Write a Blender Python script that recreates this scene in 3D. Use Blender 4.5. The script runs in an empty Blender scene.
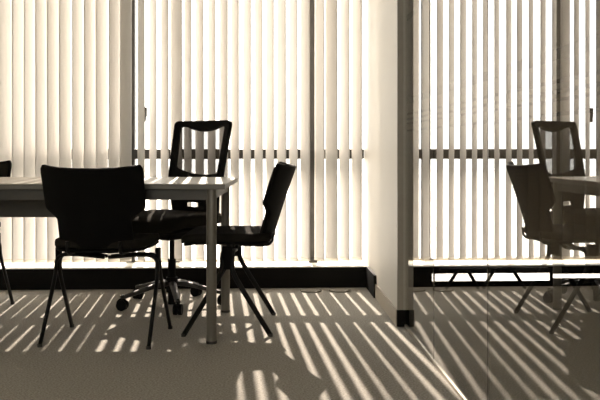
import bpy, bmesh, math, random
from math import sin, cos, tan, atan, pi, radians as R
from mathutils import Vector, Matrix
random.seed(7)
SC = bpy.context.scene
COL = SC.collection
EYE = 0.90            # camera height
YAW = 0.0432   # the camera looks a little to the right of the window's normal
F = 833.0

def cam2room(xc, d):
    """a place measured from the camera's axis -> room coordinates"""
    return (xc * cos(YAW) + d * sin(YAW), -xc * sin(YAW) + d * cos(YAW))
def fx(px, Y):
    return tan(atan((px - 300) / F) + YAW) * Y

# ------------------------------------------------------------------ materials
def new_mat(name):
    m = bpy.data.materials.new(name); m.use_nodes = True
    nt = m.node_tree; nt.nodes.clear()
    out = nt.nodes.new('ShaderNodeOutputMaterial')
    return m, nt, out
def pmat(name, col, rough=0.5, metal=0.0, spec=0.5, noise=0.0, scale=40.0, bump=0.0, bscale=200.0, stretch=None):
    m, nt, out = new_mat(name)
    b = nt.nodes.new('ShaderNodeBsdfPrincipled')
    b.inputs['Roughness'].default_value = rough
    b.inputs['Metallic'].default_value = metal
    b.inputs['Specular IOR Level'].default_value = spec
    tc = nt.nodes.new('ShaderNodeTexCoord')
    mp = nt.nodes.new('ShaderNodeMapping')
    nt.links.new(tc.outputs['Object'], mp.inputs['Vector'])
    if stretch: mp.inputs['Scale'].default_value = stretch
    n = nt.nodes.new('ShaderNodeTexNoise'); n.inputs['Scale'].default_value = scale
    n.inputs['Detail'].default_value = 3
    nt.links.new(mp.outputs['Vector'], n.inputs['Vector'])
    r = nt.nodes.new('ShaderNodeValToRGB')
    k = noise
    r.color_ramp.elements[0].position = 0.3; r.color_ramp.elements[1].position = 0.7
    r.color_ramp.elements[0].color = [c * (1 - k) for c in col] + [1]
    r.color_ramp.elements[1].color = [c * (1 + k) for c in col] + [1]
    nt.links.new(n.outputs['Fac'], r.inputs['Fac'])
    nt.links.new(r.outputs['Color'], b.inputs['Base Color'])
    if bump:
        n2 = nt.nodes.new('ShaderNodeTexNoise'); n2.inputs['Scale'].default_value = bscale
        n2.inputs['Detail'].default_value = 2
        nt.links.new(mp.outputs['Vector'], n2.inputs['Vector'])
        bp = nt.nodes.new('ShaderNodeBump'); bp.inputs['Strength'].default_value = bump
        bp.inputs['Distance'].default_value = 0.002
        nt.links.new(n2.outputs['Fac'], bp.inputs['Height'])
        nt.links.new(bp.outputs['Normal'], b.inputs['Normal'])
    nt.links.new(b.outputs['BSDF'], out.inputs['Surface'])
    return m

def slat_mat(name, col, trans):
    m, nt, out = new_mat(name)
    tc = nt.nodes.new('ShaderNodeTexCoord')
    n = nt.nodes.new('ShaderNodeTexNoise'); n.inputs['Scale'].default_value = 300
    mp = nt.nodes.new('ShaderNodeMapping'); mp.inputs['Scale'].default_value = (1, 1, .15)
    nt.links.new(tc.outputs['Object'], mp.inputs['Vector']); nt.links.new(mp.outputs['Vector'], n.inputs['Vector'])
    r = nt.nodes.new('ShaderNodeValToRGB')
    r.color_ramp.elements[0].color = [c * .96 for c in col] + [1]
    r.color_ramp.elements[1].color = [min(1, c * 1.03) for c in col] + [1]
    nt.links.new(n.outputs['Fac'], r.inputs['Fac'])
    d = nt.nodes.new('ShaderNodeBsdfDiffuse'); t = nt.nodes.new('ShaderNodeBsdfTranslucent')
    nt.links.new(r.outputs['Color'], d.inputs['Color']); nt.links.new(r.outputs['Color'], t.inputs['Color'])
    mx = nt.nodes.new('ShaderNodeMixShader'); mx.inputs['Fac'].default_value = trans
    nt.links.new(d.outputs[0], mx.inputs[1]); nt.links.new(t.outputs[0], mx.inputs[2])
    nt.links.new(mx.outputs[0], out.inputs['Surface'])
    return m

def glass_mat(name, f0, power, tint, gain=1.0):
    """architectural glass: mirror reflection that grows towards grazing angles over a clear pane"""
    m, nt, out = new_mat(name)
    g = nt.nodes.new('ShaderNodeNewGeometry')
    dot = nt.nodes.new('ShaderNodeVectorMath'); dot.operation = 'DOT_PRODUCT'
    nt.links.new(g.outputs['Incoming'], dot.inputs[0]); nt.links.new(g.outputs['Normal'], dot.inputs[1])
    ab = nt.nodes.new('ShaderNodeMath'); ab.operation = 'ABSOLUTE'
    nt.links.new(dot.outputs['Value'], ab.inputs[0])
    su = nt.nodes.new('ShaderNodeMath'); su.operation = 'SUBTRACT'; su.inputs[0].default_value = 1
    nt.links.new(ab.outputs[0], su.inputs[1])
    pw = nt.nodes.new('ShaderNodeMath'); pw.operation = 'POWER'; pw.inputs[1].default_value = power
    nt.links.new(su.outputs[0], pw.inputs[0])
    ml = nt.nodes.new('ShaderNodeMath'); ml.operation = 'MULTIPLY_ADD'
    ml.inputs[1].default_value = (1 - f0) * gain; ml.inputs[2].default_value = f0
    nt.links.new(pw.outputs[0], ml.inputs[0])
    fr = nt.nodes.new('ShaderNodeMath'); fr.operation = 'SUBTRACT'; fr.inputs[0].default_value = 1
    nt.links.new(g.outputs['Backfacing'], fr.inputs[1])
    m2 = nt.nodes.new('ShaderNodeMath'); m2.operation = 'MULTIPLY'
    nt.links.new(ml.outputs[0], m2.inputs[0]); nt.links.new(fr.outputs[0], m2.inputs[1])
    t = nt.nodes.new('ShaderNodeBsdfTransparent'); t.inputs['Color'].default_value = (*tint, 1)
    gl = nt.nodes.new('ShaderNodeBsdfGlossy'); gl.inputs['Roughness'].default_value = 0.0
    mx = nt.nodes.new('ShaderNodeMixShader')
    nt.links.new(m2.outputs[0], mx.inputs['Fac'])
    nt.links.new(t.outputs[0], mx.inputs[1]); nt.links.new(gl.outputs[0], mx.inputs[2])
    nt.links.new(mx.outputs[0], out.inputs['Surface'])
    return m

def veil_mat(name, col, clear, scale=None):
    m, nt, out = new_mat(name)
    d = nt.nodes.new('ShaderNodeBsdfDiffuse'); d.inputs['Color'].default_value = (*col, 1)
    t = nt.nodes.new('ShaderNodeBsdfTransparent')
    mx = nt.nodes.new('ShaderNodeMixShader'); mx.inputs['Fac'].default_value = clear
    if scale:
        tc = nt.nodes.new('ShaderNodeTexCoord')
        v = nt.nodes.new('ShaderNodeTexNoise'); v.inputs['Scale'].default_value = scale
        nt.links.new(tc.outputs['Object'], v.inputs['Vector'])
        mr = nt.nodes.new('ShaderNodeMapRange')
        mr.inputs['From Min'].default_value = .3; mr.inputs['From Max'].default_value = .7
        mr.inputs['To Min'].default_value = clear - .06; mr.inputs['To Max'].default_value = clear + .06
        nt.links.new(v.outputs['Fac'], mr.inputs['Value']); nt.links.new(mr.outputs[0], mx.inputs['Fac'])
    nt.links.new(d.outputs[0], mx.inputs[1]); nt.links.new(t.outputs[0], mx.inputs[2])
    nt.links.new(mx.outputs[0], out.inputs['Surface'])
    return m

M = {}
M['carpet'] = pmat('carpet', (.36, .342, .305), .95, spec=.1, noise=.33, scale=130, bump=.8, bscale=420)
M['wall'] = pmat('painted_wall', (.60, .565, .50), .55, spec=.3, noise=.01, scale=6)
M['ceiling'] = pmat('ceiling_paint', (.82, .78, .70), .9, noise=.01)
M['backwall'] = pmat('rear_wall_paint', (.72, .68, .60), .9, noise=.02)
M['skirting'] = pmat('taupe_skirting', (.36, .31, .24), .5, noise=.03)
M['plinth'] = pmat('black_plinth', (.006, .005, .004), .7, spec=.12, noise=.15, scale=300)
M['sill'] = pmat('sill_white', (.82, .77, .66), .35, noise=.01)
M['frame'] = pmat('window_frame_dark', (.035, .030, .024), .5, noise=.05)
M['capmetal'] = pmat('wall_end_channel', (.36, .33, .27), .4, noise=.04)
M['capdark'] = pmat('dark_end_strip', (.30, .27, .22), .45, noise=.04)
M['slat'] = slat_mat('blind_fabric', (.79, .767, .73), .14)
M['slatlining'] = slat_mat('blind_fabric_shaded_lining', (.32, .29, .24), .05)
M['chain'] = pmat('blind_chain', (.55, .5, .42), .5)
M['glass'] = glass_mat('partition_glass', .10, 2.3, (.93, .925, .91), 1.0)
M['winglass'] = glass_mat('window_glass', .05, 5, (.97, .97, .96))
M['seal'] = veil_mat('joint_seal', (.16, .145, .115), .35)
M['film'] = veil_mat('glass_film', (.20, .18, .145), .40)
M['channel'] = pmat('brushed_channel', (.55, .50, .42), .3, metal=.8, noise=.05)
M['tabletop'] = pmat('table_laminate', (.46, .425, .355), .35, spec=.4, noise=.02)
M['tableedge'] = pmat('table_edge', (.13, .12, .095), .45, noise=.03)
M['tableframe'] = pmat('table_frame_paint', (.048, .042, .031), .5, noise=.04)
M['tableleg'] = pmat('table_leg_metal', (.17, .156, .13), .38, metal=.35, noise=.03, scale=80)
M['foot'] = pmat('foot_plastic', (.03, .027, .022), .6)
M['blackplastic'] = pmat('black_plastic', (.004, .0035, .003), .7, spec=.1, bump=.4, bscale=500)
M['blackfabric'] = pmat('black_upholstery', (.020, .0175, .014), .95, spec=.05, noise=.2, scale=300, bump=.6, bscale=600)
M['chairsteel'] = pmat('black_chair_tube', (.005, .0045, .004), .5, spec=.2)
M['alu'] = pmat('polished_base', (.03, .027, .023), .45, metal=0, spec=.4)
M['mesh'] = veil_mat('back_mesh', (.06, .054, .045), .24, 500)
M['ground'] = pmat('outside_paving', (.68, .655, .60), .9, noise=.08, scale=2)
M['outlet'] = pmat('floor_outlet_metal', (.20, .18, .145), .5, metal=.3)

# ------------------------------------------------------------------ object helpers
def link(o, parent=None):
    COL.objects.link(o)
    if parent: o.parent = parent
    return o
def mesh_obj(name, bm, mat, parent=None, smooth=False, label=None):
    me = bpy.data.meshes.new(name)
    bmesh.ops.recalc_face_normals(bm, faces=bm.faces)
    bm.to_mesh(me); bm.free()
    me.materials.append(M[mat] if isinstance(mat, str) else mat)
    if smooth:
        for p in me.polygons: p.use_smooth = True
    o = bpy.data.objects.new(name, me)
    if label: o['label'] = label
    return link(o, parent)
def empty(name, loc=(0, 0, 0), rz=0, **kw):
    o = bpy.data.objects.new(name, None); o.empty_display_size = .05
    o.location = loc; o.rotation_euler = (0, 0, rz)
    for k, v in kw.items(): o[k] = v
    return link(o)
def struct(o): o['kind'] = 'structure'; return o
def box(bm, x0, x1, y0, y1, z0, z1, bev=0, segs=2):
    r = bmesh.ops.create_cube(bm, size=1)
    vs = r['verts']
    for v in vs:
        v.co = Vector(((x0 + x1) / 2 + v.co.x * (x1 - x0), (y0 + y1) / 2 + v.co.y * (y1 - y0), (z0 + z1) / 2 + v.co.z * (z1 - z0)))
    if bev:
        es = {e for v in vs for e in v.link_edges}
        bmesh.ops.bevel(bm, geom=list(es), offset=bev, segments=segs, affect='EDGES', profile=.5)
def boxes(*bs, bev=0):
    bm = bmesh.new()
    for b in bs: box(bm, *b, bev=bev)
    return bm
def smooth_path(pts, n=6, rad=.3):
    """round the inner corners of a polyline"""
    pts = [Vector(p) for p in pts]; out = [pts[0]]
    for i in range(1, len(pts) - 1):
        a, b, c = pts[i - 1], pts[i], pts[i + 1]
        p = b.lerp(a, rad); q = b.lerp(c, rad)
        for k in range(n + 1):
            t = k / n
            out.append((1 - t) ** 2 * p + 2 * t * (1 - t) * b + t * t * q)
    out.append(pts[-1]); return out
def tube(bm, pts, r, seg=10, r2=None, up=(0, 0, 1), taper=None):
    pts = [Vector(p) for p in pts]; n = len(pts); r2 = r2 or r
    rings = []; prev = None
    for i, p in enumerate(pts):
        t = (pts[min(i + 1, n - 1)] - pts[max(i - 1, 0)]).normalized()
        if prev is None:
            u = Vector((1, 0, 0)) if abs(t.x) < .9 else Vector((0, 1, 0))
        else: u = prev
        u = (u - t * u.dot(t)).normalized(); v = t.cross(u); prev = u
        s = 1 if not taper else taper[0] + (taper[1] - taper[0]) * i / (n - 1)
        rings.append([bm.verts.new(p + u * (r * s * cos(2 * pi * k / seg)) + v * (r2 * s * sin(2 * pi * k / seg))) for k in range(seg)])
    for a, b in zip(rings, rings[1:]):
        for k in range(seg): bm.faces.new((a[k], a[(k + 1) % seg], b[(k + 1) % seg], b[k]))
    bm.faces.new(rings[0][::-1]); bm.faces.new(rings[-1])
def tubes(*a, **k):
    bm = bmesh.new()
    for p in a: tube(bm, p, **k)
    return bm
def cyl(bm, c, r, h, axis='z', seg=24, r_top=None):
    c = Vector(c); d = {'x': Vector((1, 0, 0)), 'y': Vector((0, 1, 0)), 'z': Vector((0, 0, 1))}[axis]
    tube(bm, [c - d * h / 2, c + d * h / 2], r, seg, taper=(1, (r_top or r) / r))
def cushion(bm, fn, w, d, h, nx=24, ny=24, n=5.0):
    """an upholstered pad: superellipse plan, domed rim; fn(x, y) gives the height of its top"""
    rings = []
    prof = [(0.0, .985), (.18, 1.0), (.6, 1.0), (.85, .985), (1.0, .94)]
    seg = 56
    def pt(s, a, zz):
        ca, sa = cos(a), sin(a)
        x = w / 2 * s * math.copysign(abs(ca) ** (2 / n), ca); y = d / 2 * s * math.copysign(abs(sa) ** (2 / n), sa)
        return Vector((x, y, fn(x, y) - h + h * zz))
    for zz, s in prof: rings.append([bm.verts.new(pt(s, 2 * pi * k / seg, zz)) for k in range(seg)])
    for s in (.8, .6, .4, .2): rings.append([bm.verts.new(pt(s, 2 * pi * k / seg, 1.02)) for k in range(seg)])
    low = []
    for s in (.8, .5): low.append([bm.verts.new(pt(s, 2 * pi * k / seg, 0)) for k in range(seg)])
    for a, b in zip(rings, rings[1:]):
        for k in range(seg): bm.faces.new((a[k], a[(k + 1) % seg], b[(k + 1) % seg], b[k]))
    bm.faces.new(rings[-1])
    rr = [rings[0]] + low
    for a, b in zip(rr, rr[1:]):
        for k in range(seg): bm.faces.new((b[k], b[(k + 1) % seg], a[(k + 1) % seg], a[k]))
    bm.faces.new(low[-1][::-1])
def solidify(o, t, bev=0.0, offset=0):
    m = o.modifiers.new('thickness', 'SOLIDIFY'); m.thickness = t; m.offset = offset
    if bev:
        b = o.modifiers.new('soft_edge', 'BEVEL'); b.width = bev; b.segments = 3; b.limit_method = 'ANGLE'; b.angle_limit = R(50)
    return o
def dup(root, loc, rz, label=None):
    def cp(o, parent):
        c = o.copy(); COL.objects.link(c); c.parent = parent
        for ch in o.children: cp(ch, c)
        return c
    r = cp(root, None)
    r.location = loc; r.rotation_euler = (0, 0, rz)
    if label: r['label'] = label
    return r

# ------------------------------------------------------------------ the room
XL, XR2, YB, H = -3.3, 3.6, -1.6, 2.75
YP = 5.275             # face of the plinth below the window
YBL = 5.372             # plane of the blinds
YW = 5.55              # window frame
ZS = 0.135             # top of the plinth
GX = 0.707             # the glass partition's plane
struct(mesh_obj('floor', boxes((XL, XR2, YB, YP + .02, -.12, 0)), 'carpet'))
struct(mesh_obj('ceiling', boxes((XL, XR2, YB, 5.75, H, H + .12)), 'ceiling'))
struct(mesh_obj('wall_left', boxes((XL - .12, XL, YB - .12, 5.75, -.12, H + .12)), 'wall'))
struct(mesh_obj('wall_rear', boxes((XL, -2.6, YB - .12, YB, -.12, H + .12), (.60, XR2, YB - .12, YB, -.12, H + .12), (-2.6, .60, YB - .12, YB, -.12, .85), (-2.6, .60, YB - .12, YB, 2.45, H + .12)), 'backwall'))  # opening cut for the added fill window
fill_win = struct(empty('added_fill_window', (0, YB, 0)))  # unseen window added behind the camera to bring in fill daylight
for xa, xb in ((-2.6, -2.55), (-1.57, -1.52), (-.54, -.49), (.55, .60)):
    mesh_obj('fill_window_frame', boxes((xa, xb, -.09, -.03, .85, 2.45), bev=.003), 'frame', fill_win)
mesh_obj('fill_window_frame', boxes((-2.55, .55, -.09, -.03, .85, .90), (-2.55, .55, -.09, -.03, 2.40, 2.45)), 'frame', fill_win)
mesh_obj('glass_pane', boxes((-2.55, .55, -.065, -.06, .90, 2.40)), 'winglass', fill_win)
struct(mesh_obj('wall_far_right', boxes((XR2, XR2 + .12, YB - .12, 5.75, -.12, H + .12)), 'backwall'))
struct(mesh_obj('wall_window_lintel', boxes((XL, XR2, YP + .05, 5.75, 2.58, H)), 'backwall'))
# stub of solid wall that ends in the glass partition
NY = 4.125
wr = struct(mesh_obj('wall_right', boxes((.665, .722, NY + .018, YW - .02, 0, H), bev=.001), 'wall'))
struct(mesh_obj('trim_1', boxes((.664, .694, NY, NY + .018, 0, H)), 'capdark'))
struct(mesh_obj('trim_2', boxes((.694, .719, NY - .002, NY + .018, 0, H)), 'capmetal'))
struct(mesh_obj('baseboard_right', boxes((.657, .6655, NY + .004, 4.90, 0, .083), bev=.001), 'skirting'))
struct(mesh_obj('baseboard_nose', boxes((.662, .722, NY - .006, NY + .004, 0, .083), bev=.001), 'plinth'))
struct(mesh_obj('baseboard_corner', boxes((.648, .6655, 4.90, YP + .01, 0, ZS), bev=.001), 'plinth'))
# plinth below the window: solid in the room, with a low slot next door
struct(mesh_obj('baseboard_window', boxes((XL, .666, YP, YP + .30, 0, ZS - .006)), 'plinth'))
sx = [fx(432, YP), fx(550, YP), fx(553, YP), 2.6]
struct(mesh_obj('baseboard_neighbour', boxes(
    (.722, sx[0], YP, YP + .010, 0, ZS - .006), (sx[0], sx[1], YP, YP + .010, 0, .035), (sx[0], sx[1], YP, YP + .010, .085, ZS - .006),
    (sx[1], sx[2], YP, YP + .010, 0, ZS - .006), (sx[2], sx[3], YP, YP + .010, 0, .050), (sx[2], sx[3], YP, YP + .010, .078, ZS - .006),
    (sx[3], XR2, YP, YP + .010, 0, ZS - .006)), 'plinth'))
struct(mesh_obj('trim_3', boxes((XL, XR2, YP + .002, YP + .31, ZS - .006, ZS)), 'sill'))

# ------------------------------------------------------------------ the window
win = struct(empty('window_1', (0, YW, 0)))
def wl(bs): return [(a, b, c - YW, d - YW, e, f) for a, b, c, d, e, f in bs]
mull = [(-2.95, -2.88), (-1.95, -1.885), (fx(127, YW), fx(135.5, YW)), (fx(171.5, YW), fx(180.5, YW)), (fx(308.5, YW), fx(317, YW)),
        (1.62, 1.69), (2.5, 2.57)]
for a, b in mull:
    mesh_obj('mullion', boxes(*wl([(a, b, YW - .035, YW + .03, ZS, 2.58)]), bev=.003), 'frame', win)
zt0, zt1 = .815, .880
mesh_obj('transom', boxes(*wl([(XL, .653, 5.42, 5.52, zt0, zt1)]), bev=.003), 'frame', win)
mesh_obj('transom', boxes(*wl([(.722, XR2, 5.42, 5.52, zt0, zt1)]), bev=.003), 'frame', win)
mesh_obj('bottom_rail', boxes(*wl([(XL, .653, YW - .02, YW + .03, ZS, ZS + .012), (.722, XR2, YW - .02, YW + .03, ZS, ZS + .012)])), 'sill', win)
mesh_obj('glass_pane', boxes(*wl([(XL, .653, YW + .004, YW + .008, ZS, 2.58)])), 'winglass', win)
mesh_obj('glass_pane', boxes(*wl([(.722, XR2, YW + .004, YW + .008, ZS, 2.58)])), 'winglass', win)
# small handle on the mullion
hx = fx(145.5, YW)
h_ = bmesh.new(); box(h_, hx - .016, hx + .016, -.055, -.03, 1.09, 1.155, bev=.004); box(h_, hx - .007, hx + .012, -.068, -.05, 1.06, 1.13, bev=.003)
box(h_, hx - .008, hx + .008, -.034, .01, 1.095, 1.15)
mesh_obj('window_handle', h_, 'frame', win)
# low foot block at the base of the mullion
mesh_obj('mullion_foot', boxes(*wl([(fx(311, YW) - .02, fx(311, YW) + .035, YW - .10, YW - .035, ZS, ZS + .022)]), bev=.002), 'frame', win)

# ------------------------------------------------------------------ outside
g = mesh_obj('outside_ground', boxes((-60, 60, 6.2, 140, -3.4, -3.2)), 'ground'); struct(g)

# ------------------------------------------------------------------ vertical blinds
PITCH = .0762; SW = .089
def slat_bm(w=SW, z0=.160, z1=2.54, crown=.006):
    bm = bmesh.new(); n = 8
    def sect(z, th, ww, cr):
        f = []; b = []
        for i in range(n + 1):
            t = i / n * 2 - 1
            f.append(bm.verts.new((ww / 2 * t, cr * (1 - t * t) - th / 2, z)))
            b.append(bm.verts.new((ww / 2 * t, cr * (1 - t * t) + th / 2, z)))
        return f + b[::-1]
    zs = [(z0, .0032), (z0 + .028, .0032), (z0 + .0285, .0012), (1.0, .0012), (1.8, .0012), (z1, .0012)]
    rings = [sect(z, th, w if z > z0 + .005 else w * .985, crown) for z, th in zs]
    for a, b in zip(rings, rings[1:]):
        m = len(a)
        for k in range(m): bm.faces.new((a[k], a[(k + 1) % m], b[(k + 1) % m], b[k]))
    bm.faces.new(rings[0][::-1]); bm.faces.new(rings[-1])
    return bm
proto_me = {}
def blind(x0, x1, theta, label, mat='slat', jitter=3.0, ybl=YBL, special={}):
    n = int(round((x1 - x0) / PITCH)); pitch = (x1 - x0) / n
    t = empty('vertical_blind', (x0, ybl, 0), 0, label=label, category='blind', group='vertical blinds along the window')
    mesh_obj('headrail', boxes((0, x1 - x0, -.022, .022, 2.54, 2.58), bev=.003), 'sill', t)
    if mat not in proto_me:
        bm = slat_bm(); o = mesh_obj('slat', bm, mat, None, smooth=False); proto_me[mat] = o.data
        for p in o.data.polygons: p.use_smooth = abs(p.normal.z) < .5
        bpy.data.objects.remove(o)
    chain_pts = []
    for i in range(n):
        s = bpy.data.objects.new('slat', proto_me[mat]); COL.objects.link(s); s.parent = t
        x = (i + .5) * pitch + random.uniform(-.002, .002)
        a = theta + random.uniform(-jitter, jitter) + special.get(i - n, 0) + special.get(i, 0)
        s.location = (x, 0, random.uniform(-.002, .002)); s.rotation_euler = (R(random.uniform(-.12, .12)), R(random.uniform(-.1, .1)), R(a))
        ca, sa = cos(R(a)) * SW * .5, sin(R(a)) * SW * .5
        chain_pts += [(x - ca, -sa - .003, .176), (x + ca * .98, sa - .003, .176)]
        if i < n - 1: chain_pts.append((x + pitch / 2, -.004, .170))
    mesh_obj('bottom_chain', tubes(chain_pts, r=.0016, seg=5), 'chain', t)
    return t
blind(XL + .03, fx(131.9, YBL), 44.5, 'long run of almost closed cream vertical blind slats at the left, behind the black chairs')
blind(fx(135.0, YBL), fx(311.0, YBL), -51.5, 'middle run of half-open cream vertical blind slats between the two thin black vertical gaps', special={3: 26})
blind(fx(313.2, YBL), .640, -47, 'short run of cream vertical blind slats beside the solid wall stub', special={1: 16})
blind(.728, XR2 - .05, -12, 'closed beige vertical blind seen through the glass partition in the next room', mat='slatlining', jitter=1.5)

# ------------------------------------------------------------------ glass partition
gp = struct(empty('window_2', (GX, 0, 0)))
joints = [NY - .004, 3.44, 2.60, 1.60, .60, -.40, YB]
for a, b in zip(joints, joints[1:]):
    mesh_obj('glass_pane', boxes((-.003, .003, b + .001, a - .001, .012, H)), 'glass', gp)
for y in joints[1:-1]:
    mesh_obj('joint_seal', boxes((-.0034, .0034, y - .0016, y + .0016, .012, H)), 'seal', gp)
mesh_obj('floor_channel', boxes((-.008, .008, YB, NY - .004, 0, .013)), 'channel', gp)
for z0, z1 in ((1.108, 1.138), (1.052, 1.062), (1.027, 1.037), (1.008, 1.016), (.972, .981), (1.52, 1.55)):
    mesh_obj('film_strip', boxes((.0032, .0036, YB, NY - .01, z0, z1)), 'film', gp)

# ------------------------------------------------------------------ table
tx, ty = cam2room(0, 0)
def room_loc(xc, d, z=0):
    x, y = cam2room(xc, d); return (x, y, z)
TL, TD, TH = 1.62, .80, .730
cx, cd = -.338 - TL / 2, 4.16
t = empty('meeting_table', room_loc(cx, cd), -YAW, label='long pale-topped meeting table with a grey frame and round metal legs', category='table')
mesh_obj('tabletop', boxes((-TL / 2, TL / 2, -TD / 2, TD / 2, TH - .004, TH), bev=.001), 'tabletop', t)
mesh_obj('edge_band', boxes((-TL / 2 + .001, TL / 2 - .001, -TD / 2 + .001, TD / 2 - .001, TH - .026, TH - .004), bev=.0015), 'tableedge', t)
LX, LY = TL / 2 - .066, .357
mesh_obj('apron', boxes((-LX, LX, -LY - .012, -LY + .012, TH - .075, TH - .026), (-LX, LX, LY - .012, LY + .012, TH - .075, TH - .026),
                        (LX - .012, LX + .012, -LY, LY, TH - .075, TH - .026), (-LX - .012, -LX + .012, -LY, LY, TH - .075, TH - .026)), 'tableframe', t)
mesh_obj('modesty_panel', boxes((-LX + .02, .02, -.01, .01, .545, TH - .026), bev=.002), 'tableframe', t)
for sx_ in (-1, 1):
    for sy_ in (-1, 1):
        bm = bmesh.new(); cyl(bm, (sx_ * LX, sy_ * LY, .359), .0235, .694, seg=28)
        lg = mesh_obj('leg', bm, 'tableleg', t, smooth=True)
        lg.data.shade_smooth() if hasattr(lg.data, 'shade_smooth') else None
        md = lg.modifiers.new('edges', 'EDGE_SPLIT'); md.split_angle = R(40)
        bm = bmesh.new(); cyl(bm, (sx_ * LX, sy_ * LY, .006), .0245, .012, seg=24)
        mesh_obj('foot_cap', bm, 'foot', lg)

# ------------------------------------------------------------------ stacking chairs
def back_map(u, v):
    """u across -1..1, v up 0..1"""
    z = .445 + v * .358
    s = min(1, max(0, (z - .572) / .062)); s = s * s * (3 - 2 * s)
    w = .168 + (.228 - .168) * s + .008 * max(0, v - .6)
    if v > .90: w -= .012 * ((v - .9) / .1) ** 3
    if v < .08: w -= .014 * ((.08 - v) / .08) ** 2
    y = -.205 - .115 * v ** 1.15 + (.048 + .034 * s) * (u * u)
    zz = z + .016 * (abs(u) ** 2.5) * max(0, (v - .5) * 2)
    return Vector((w * u, y, zz))
def stack_chair(name, loc, rz, label):
    c = empty(name, loc, rz, label=label, category='chair', group='black stacking chairs around the table')
    bm = bmesh.new()
    cushion(bm, lambda x, y: .472 - .018 * max(0, (y - .10) / .14) ** 2 + .010 * (x / .22) ** 2 + .008 * max(0, (-y - .12) / .1) ** 2, .432, .45, .038, n=4.2)
    bmesh.ops.translate(bm, verts=bm.verts, vec=(0, .015, 0))
    mesh_obj('seat', bm, 'blackfabric', c, smooth=True)
    bm = bmesh.new()
    cushion(bm, lambda x, y: .436 - .018 * max(0, (y - .10) / .14) ** 2 + .010 * (x / .22) ** 2, .43, .425, .016, n=4.2)
    bmesh.ops.translate(bm, verts=bm.verts, vec=(0, .015, 0))
    mesh_obj('seat_shell', bm, 'blackplastic', c, smooth=True)
    # backrest shell
    bm = bmesh.new(); nu, nv = 20, 22
    gr = [[bm.verts.new(back_map(-1 + 2 * i / nu, j / nv)) for i in range(nu + 1)] for j in range(nv + 1)]
    for j in range(nv):
        for i in range(nu): bm.faces.new((gr[j][i], gr[j][i + 1], gr[j + 1][i + 1], gr[j + 1][i]))
    b = mesh_obj('backrest', bm, 'blackplastic', c, smooth=True); solidify(b, .020, .007)
    # front pad
    bm = bmesh.new()
    gr = [[bm.verts.new(back_map((-1 + 2 * i / nu) * .94, .05 + .91 * j / nv) + Vector((0, .016, 0))) for i in range(nu + 1)] for j in range(nv + 1)]
    for j in range(nv):
        for i in range(nu): bm.faces.new((gr[j][i], gr[j][i + 1], gr[j + 1][i + 1], gr[j + 1][i]))
    b = mesh_obj('back_pad', bm, 'blackfabric', c, smooth=True); solidify(b, .016, .006)
    # two flat steel bars that carry the back
    for s in (-1, 1):
        p = [(s * .12, -.05, .418), (s * .12, -.19, .414), (s * .12, -.212, .44), (s * .12, -.212, .46), (s * .12, -.215, .475)]
        mesh_obj('back_support', tubes(smooth_path(p, 6, .4), r=.008, r2=.006, seg=10), 'chairsteel', c, smooth=True)
    for s in (-1, 1):
        for f in (-1, 1):
            y0 = .022 * f
            p = [(s * .01, y0, .380), (s * .15, y0, .394), (s * .240, y0, .388), (s * .243, y0 * 1.1, .30), (s * .248, f * .205, .006)]
            pts = smooth_path(p[:3] + [p[3]], 7, .45)[:-1] + smooth_path([p[2], p[3], p[4]], 6, .25)[1:]
            lg = mesh_obj('leg', tubes(pts, r=.0122, r2=.0088, seg=12), 'chairsteel', c, smooth=True)
            bm = bmesh.new(); cyl(bm, (s * .248, f * .205, .007), .0115, .014, seg=14)
            mesh_obj('foot_cap', bm, 'foot', lg)
        bm = boxes((s * .238 - .009, s * .238 + .009, -.024, .024, .315, .425), bev=.004)
        mesh_obj('stacking_bracket', bm, 'blackplastic', c)
    return c
c1 = stack_chair('stacking_chair', room_loc(-.902, 3.915), -YAW - R(4.5), 'black stacking chair in front of the table, its broad back towards us')
# side chair at the end of the table faces left
c3 = dup(c1, room_loc(-.345, 4.185), -YAW + R(90), 'black stacking chair seen from the side at the right end of the table')
c2 = dup(c1, room_loc(-1.885, 4.54), -YAW + R(180), 'black stacking chair at the left edge of the photo, mostly cut off, behind the table')

# ------------------------------------------------------------------ mesh task chair
ox, oy, _ = room_loc(-.726, 4.72)
oc = empty('office_chair', (ox, oy, 0), -YAW, label='black mesh-back office chair on casters behind the table', category='chair')
bm = bmesh.new(); cyl(bm, (0, 0, .115), .032, .085, seg=24); cyl(bm, (0, 0, .155), .024, .03, seg=24)
hub = mesh_obj('base_hub', bm, 'blackplastic', oc)
bm = bmesh.new(); cyl(bm, (0, 0, .05), .022, .09, seg=20); mesh_obj('hub_bottom', bm, 'blackplastic', hub)
bm = bmesh.new(); cyl(bm, (0, 0, .27), .0145, .25, seg=20); cyl(bm, (0, 0, .20), .023, .12, seg=20)
mesh_obj('gas_column', bm, 'blackplastic', oc)
def caster(px, py, ang, parent):
    bm = bmesh.new()
    d = Vector((cos(ang), sin(ang), 0)); n_ = Vector((-sin(ang), cos(ang), 0))
    for s in (-1, 1):
        c = Vector((px, py, .029)) + n_ * s * .0135
        tube(bm, [c - n_ * .009, c - n_ * .006, c + n_ * .006, c + n_ * .009], .029, 22, taper=None)
    tube(bm, [Vector((px, py, .029)) - n_ * .01, Vector((px, py, .029)) + n_ * .01], .012, 12)
    tube(bm, [Vector((px, py, .05)), Vector((px, py, .085))], .008, 10)
    # hood over the wheels
    tube(bm, [Vector((px, py, .03)) + d * .028 * cos(a) * 1.05 + Vector((0, 0, .030 * sin(a) * 1.05)) for a in [R(20 + 14 * k) for k in range(11)]], .006, 8, r2=.012)
    mesh_obj('caster', bm, 'blackplastic', parent, smooth=False)
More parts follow.
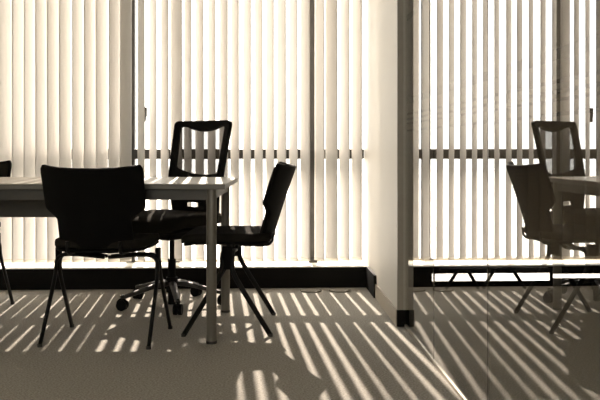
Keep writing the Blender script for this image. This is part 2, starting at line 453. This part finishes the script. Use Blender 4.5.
for k in range(5):
    a = R(-3 + 72 * k)
    d = Vector((cos(a), sin(a), 0))
    p = [d * .02 + Vector((0, 0, .125)), d * .10 + Vector((0, 0, .118)), d * .22 + Vector((0, 0, .088)), d * .285 + Vector((0, 0, .072)), d * .302 + Vector((0, 0, .070))]
    bm = bmesh.new(); tube(bm, smooth_path(p, 4, .4), .019, 12, r2=.013, taper=(1.15, .75))
    lg = mesh_obj('base_leg', bm, 'alu', oc, smooth=True)
    caster(*(d * .293).xy, a + R(60 + 25 * k), lg)
FA = R(-138)   # direction the chair faces, in the empty's own axes (+y turned)
face = empty_rot = Matrix.Rotation(R(180 - 33), 4, 'Z')
def ochair(name, bm, mat, parent=oc, smooth=True, label=None):
    bmesh.ops.transform(bm, matrix=face, verts=bm.verts)
    return mesh_obj(name, bm, mat, parent, smooth, label)
bm = bmesh.new()
cushion(bm, lambda x, y: .515 - .030 * max(0, (y - .10) / .14) ** 2 + .010 * (x / .24) ** 2, .49, .47, .062, n=3.6)
ochair('seat', bm, 'blackfabric')
bm = bmesh.new()
cushion(bm, lambda x, y: .455 - .022 * max(0, (y - .10) / .14) ** 2, .45, .44, .020, n=3.6)
ochair('seat_shell', bm, 'blackplastic')
bm = boxes((-.075, .075, -.13, .10, .375, .436), bev=.012)
mech = ochair('tilt_mechanism', bm, 'blackplastic', smooth=False)
bm = bmesh.new(); tube(bm, [(.05, .03, .40), (.19, .05, .395), (.235, .05, .39)], .006, 8); tube(bm, [(.215, .05, .392), (.27, .05, .386)], .012, 10)
ochair('height_lever', bm, 'blackplastic', mech)
def ob_map(u, z, off=0.0):
    return Vector((u * 1.06 + .035, -.225 - .115 * (max(0, z - .48) / .57) ** 1.2 + .55 * u * u + off, z))
def ring_plate(name, outer, inner, th, mat):
    bm = bmesh.new(); rows = []
    for k in range(4):
        t = k / 3
        rows.append([bm.verts.new(ob_map(o[0] + (i[0] - o[0]) * t, o[1] + (i[1] - o[1]) * t)) for o, i in zip(outer, inner)])
    n = len(outer)
    for a, b in zip(rows, rows[1:]):
        for k in range(n): bm.faces.new((a[k], a[(k + 1) % n], b[(k + 1) % n], b[k]))
    o = ochair(name, bm, mat); solidify(o, th, .004); return o
def quadpath(c, n=14, r=.22):
    """rounded closed outline through four corners"""
    c = [Vector((*p, 0)) for p in c]; out = []
    for i in range(4):
        a, b, d = c[i - 1], c[i], c[(i + 1) % 4]
        p = b + (a - b).normalized() * r * .3; q = b + (d - b).normalized() * r * .3
        for k in range(6):
            t = k / 5; out.append((1 - t) ** 2 * p + 2 * t * (1 - t) * b + t * t * q)
        nxt = d + (b - d).normalized() * r * .3
        for k in range(1, n): out.append(q.lerp(nxt, k / n))
    return [(p.x, p.y) for p in out]
outer = quadpath([(-.192, .665), (.192, .665), (.205, 1.050), (-.205, 1.050)], r=.10)
inner = quadpath([(-.156, .728), (.156, .760), (.166, 1.018), (-.166, 1.018)], r=.07)
def dip(p):
    u, z = p
    if z > .95: z -= .030 * max(0, 1 - (abs(u) / .13) ** 2)       # the scalloped top bar
    if z < .78: z -= -.012 + .024 * max(0, 1 - (u / .16) ** 2)
    return (u, z)
inner = [dip(p) for p in inner]
ring_plate('back_frame', outer, inner, .022, 'blackplastic')
bm = bmesh.new()
cz = .87; rows = []
for k in range(7):
    t = k / 7
    rows.append([bm.verts.new(ob_map(p[0] * (1 - t) * 1.02, cz + (p[1] - cz) * (1 - t) * 1.02)) for p in inner])
ctr = bm.verts.new(ob_map(0, cz)); n = len(inner)
for a, b in zip(rows, rows[1:]):
    for k in range(n): bm.faces.new((a[k], a[(k + 1) % n], b[(k + 1) % n], b[k]))
for k in range(n): bm.faces.new((rows[-1][k], rows[-1][(k + 1) % n], ctr))
ochair('back_mesh', bm, 'mesh')
# lower back with its slot, and the spine down to the seat
outer2 = quadpath([(-.135, .495), (.135, .495), (.190, .680), (-.190, .680)], r=.10)
inner2 = quadpath([(-.062, .540), (.052, .540), (.056, .566), (-.066, .566)], r=.03)
ring_plate('lower_back', outer2, inner2, .024, 'blackplastic')
bm = bmesh.new(); tube(bm, smooth_path([(0, -.02, .405), (0, -.23, .40), (0, -.275, .45), (0, -.268, .57)], 6, .4), .035, 14, r2=.012)
ochair('back_spine', bm, 'blackplastic')
for s in (-1, 1):
    bm = bmesh.new()
    tube(bm, smooth_path([(s * .10, -.04, .437), (s * .265, -.04, .437), (s * .285, -.05, .50), (s * .280, -.06, .66)], 6, .35), .020, 12, r2=.011)
    arm = ochair('arm_post', bm, 'blackplastic')
    bm = bmesh.new(); cushion(bm, lambda x, y: .685, .075, .24, .028, n=3.5); bmesh.ops.translate(bm, verts=bm.verts, vec=(s * .280, -.02, 0))
    ochair('arm_pad', bm, 'blackplastic', arm)

# ------------------------------------------------------------------ small things on the floor
def outlet(px, label):
    o = empty('floor_outlet', (fx(px, 5.16), 5.16, 0), 0, label=label, category='floor outlet', group='floor outlets before the plinth')
    bm = bmesh.new()
    tube(bm, [(.062 * cos(a), .062 * sin(a), .004) for a in [2 * pi * k / 32 for k in range(33)]], .005, 8)
    mesh_obj('rim', bm, 'outlet', o, smooth=True)
    bm = bmesh.new(); cyl(bm, (0, 0, .003), .058, .006, seg=32); box(bm, -.03, .03, -.012, .012, .005, .008)
    mesh_obj('lid', bm, 'carpet', o)
outlet(311, 'round floor outlet cover near the plinth, the left one of two')
outlet(339.5, 'round floor outlet cover near the plinth, the right one closer to the wall stub')

# low black rack on splayed legs in the next room
YR = 5.20
x0, x1 = fx(440, YR), fx(548, YR)
rk = empty('low_rack', ((x0 + x1) / 2, YR, 0), 0, label='low black rail on splayed V legs before the bright slot, seen through the glass', category='rack')
xm = (x0 + x1) / 2
mesh_obj('rail', boxes((x0 - xm, x1 - xm, -.02, .02, .118, .132), bev=.002), 'chairsteel', rk)
for top, bot in ((458, 446), (467.5, 478.5), (494.5, 483), (512.5, 525)):
    mesh_obj('leg', tubes([(fx(top, YR) - xm, 0, .120), (fx(bot, YR) - xm, 0, .0)], r=.011, seg=10), 'chairsteel', rk, smooth=True)

# ------------------------------------------------------------------ light
w = bpy.data.worlds.new('World'); SC.world = w; w.use_nodes = True
nt = w.node_tree; bg = nt.nodes['Background']
tc = nt.nodes.new('ShaderNodeTexCoord'); sp = nt.nodes.new('ShaderNodeSeparateXYZ')
nt.links.new(tc.outputs['Generated'], sp.inputs[0])
rp = nt.nodes.new('ShaderNodeValToRGB')
rp.color_ramp.elements[0].position = 0; rp.color_ramp.elements[0].color = (.93, .90, .84, 1)
rp.color_ramp.elements[1].position = .6; rp.color_ramp.elements[1].color = (1.0, .968, .925, 1)
nt.links.new(sp.outputs['Z'], rp.inputs['Fac'])
nt.links.new(rp.outputs['Color'], bg.inputs['Color'])
bg.inputs['Strength'].default_value = 3.7
sun = bpy.data.lights.new('sun', 'SUN'); sun.energy = 8.8; sun.angle = R(.55); sun.color = (1.0, .855, .74)
so = bpy.data.objects.new('sun', sun); COL.objects.link(so)
el = atan(.74); az = -R(3.4)           # azimuth from the window's normal, slightly from the left
dirv = Vector((sin(az) * cos(el), cos(az) * cos(el), sin(el)))      # towards the sun
so.rotation_euler = dirv.to_track_quat('Z', 'Y').to_euler()
so.location = dirv * 20
# daylight enters by the window: portals guide the sampling of the sky
def portal(xa, xb):
    a = bpy.data.lights.new('window_portal', 'AREA'); a.shape = 'RECTANGLE'; a.size = xb - xa; a.size_y = 2.44; a.energy = 1
    a.cycles.is_portal = True
    o = bpy.data.objects.new('window_portal', a); COL.objects.link(o)
    o.location = ((xa + xb) / 2, YW + .06, 1.36); o.rotation_euler = (R(-90), 0, 0)
portal(XL, .65)
portal(.74, XR2)

# ------------------------------------------------------------------ camera
cam = bpy.data.cameras.new('camera'); co = bpy.data.objects.new('camera', cam); COL.objects.link(co)
co.location = (0, 0, EYE); co.rotation_euler = (R(90), 0, -YAW)
cam.sensor_width = 36; cam.lens = 36 * F / 600; cam.shift_y = -54 / 600
cam.clip_start = .01; cam.clip_end = 300
SC.camera = co
vs = SC.view_settings
vs.view_transform = 'Standard'; vs.look = 'None'; vs.gamma = 1; vs.use_curve_mapping = False; vs.exposure = 0.55
cy = SC.cycles
cy.use_denoising = True; cy.max_bounces = 10; cy.diffuse_bounces = 5; cy.glossy_bounces = 4; cy.transparent_max_bounces = 24
cy.sample_clamp_indirect = 4.0; cy.caustics_reflective = False
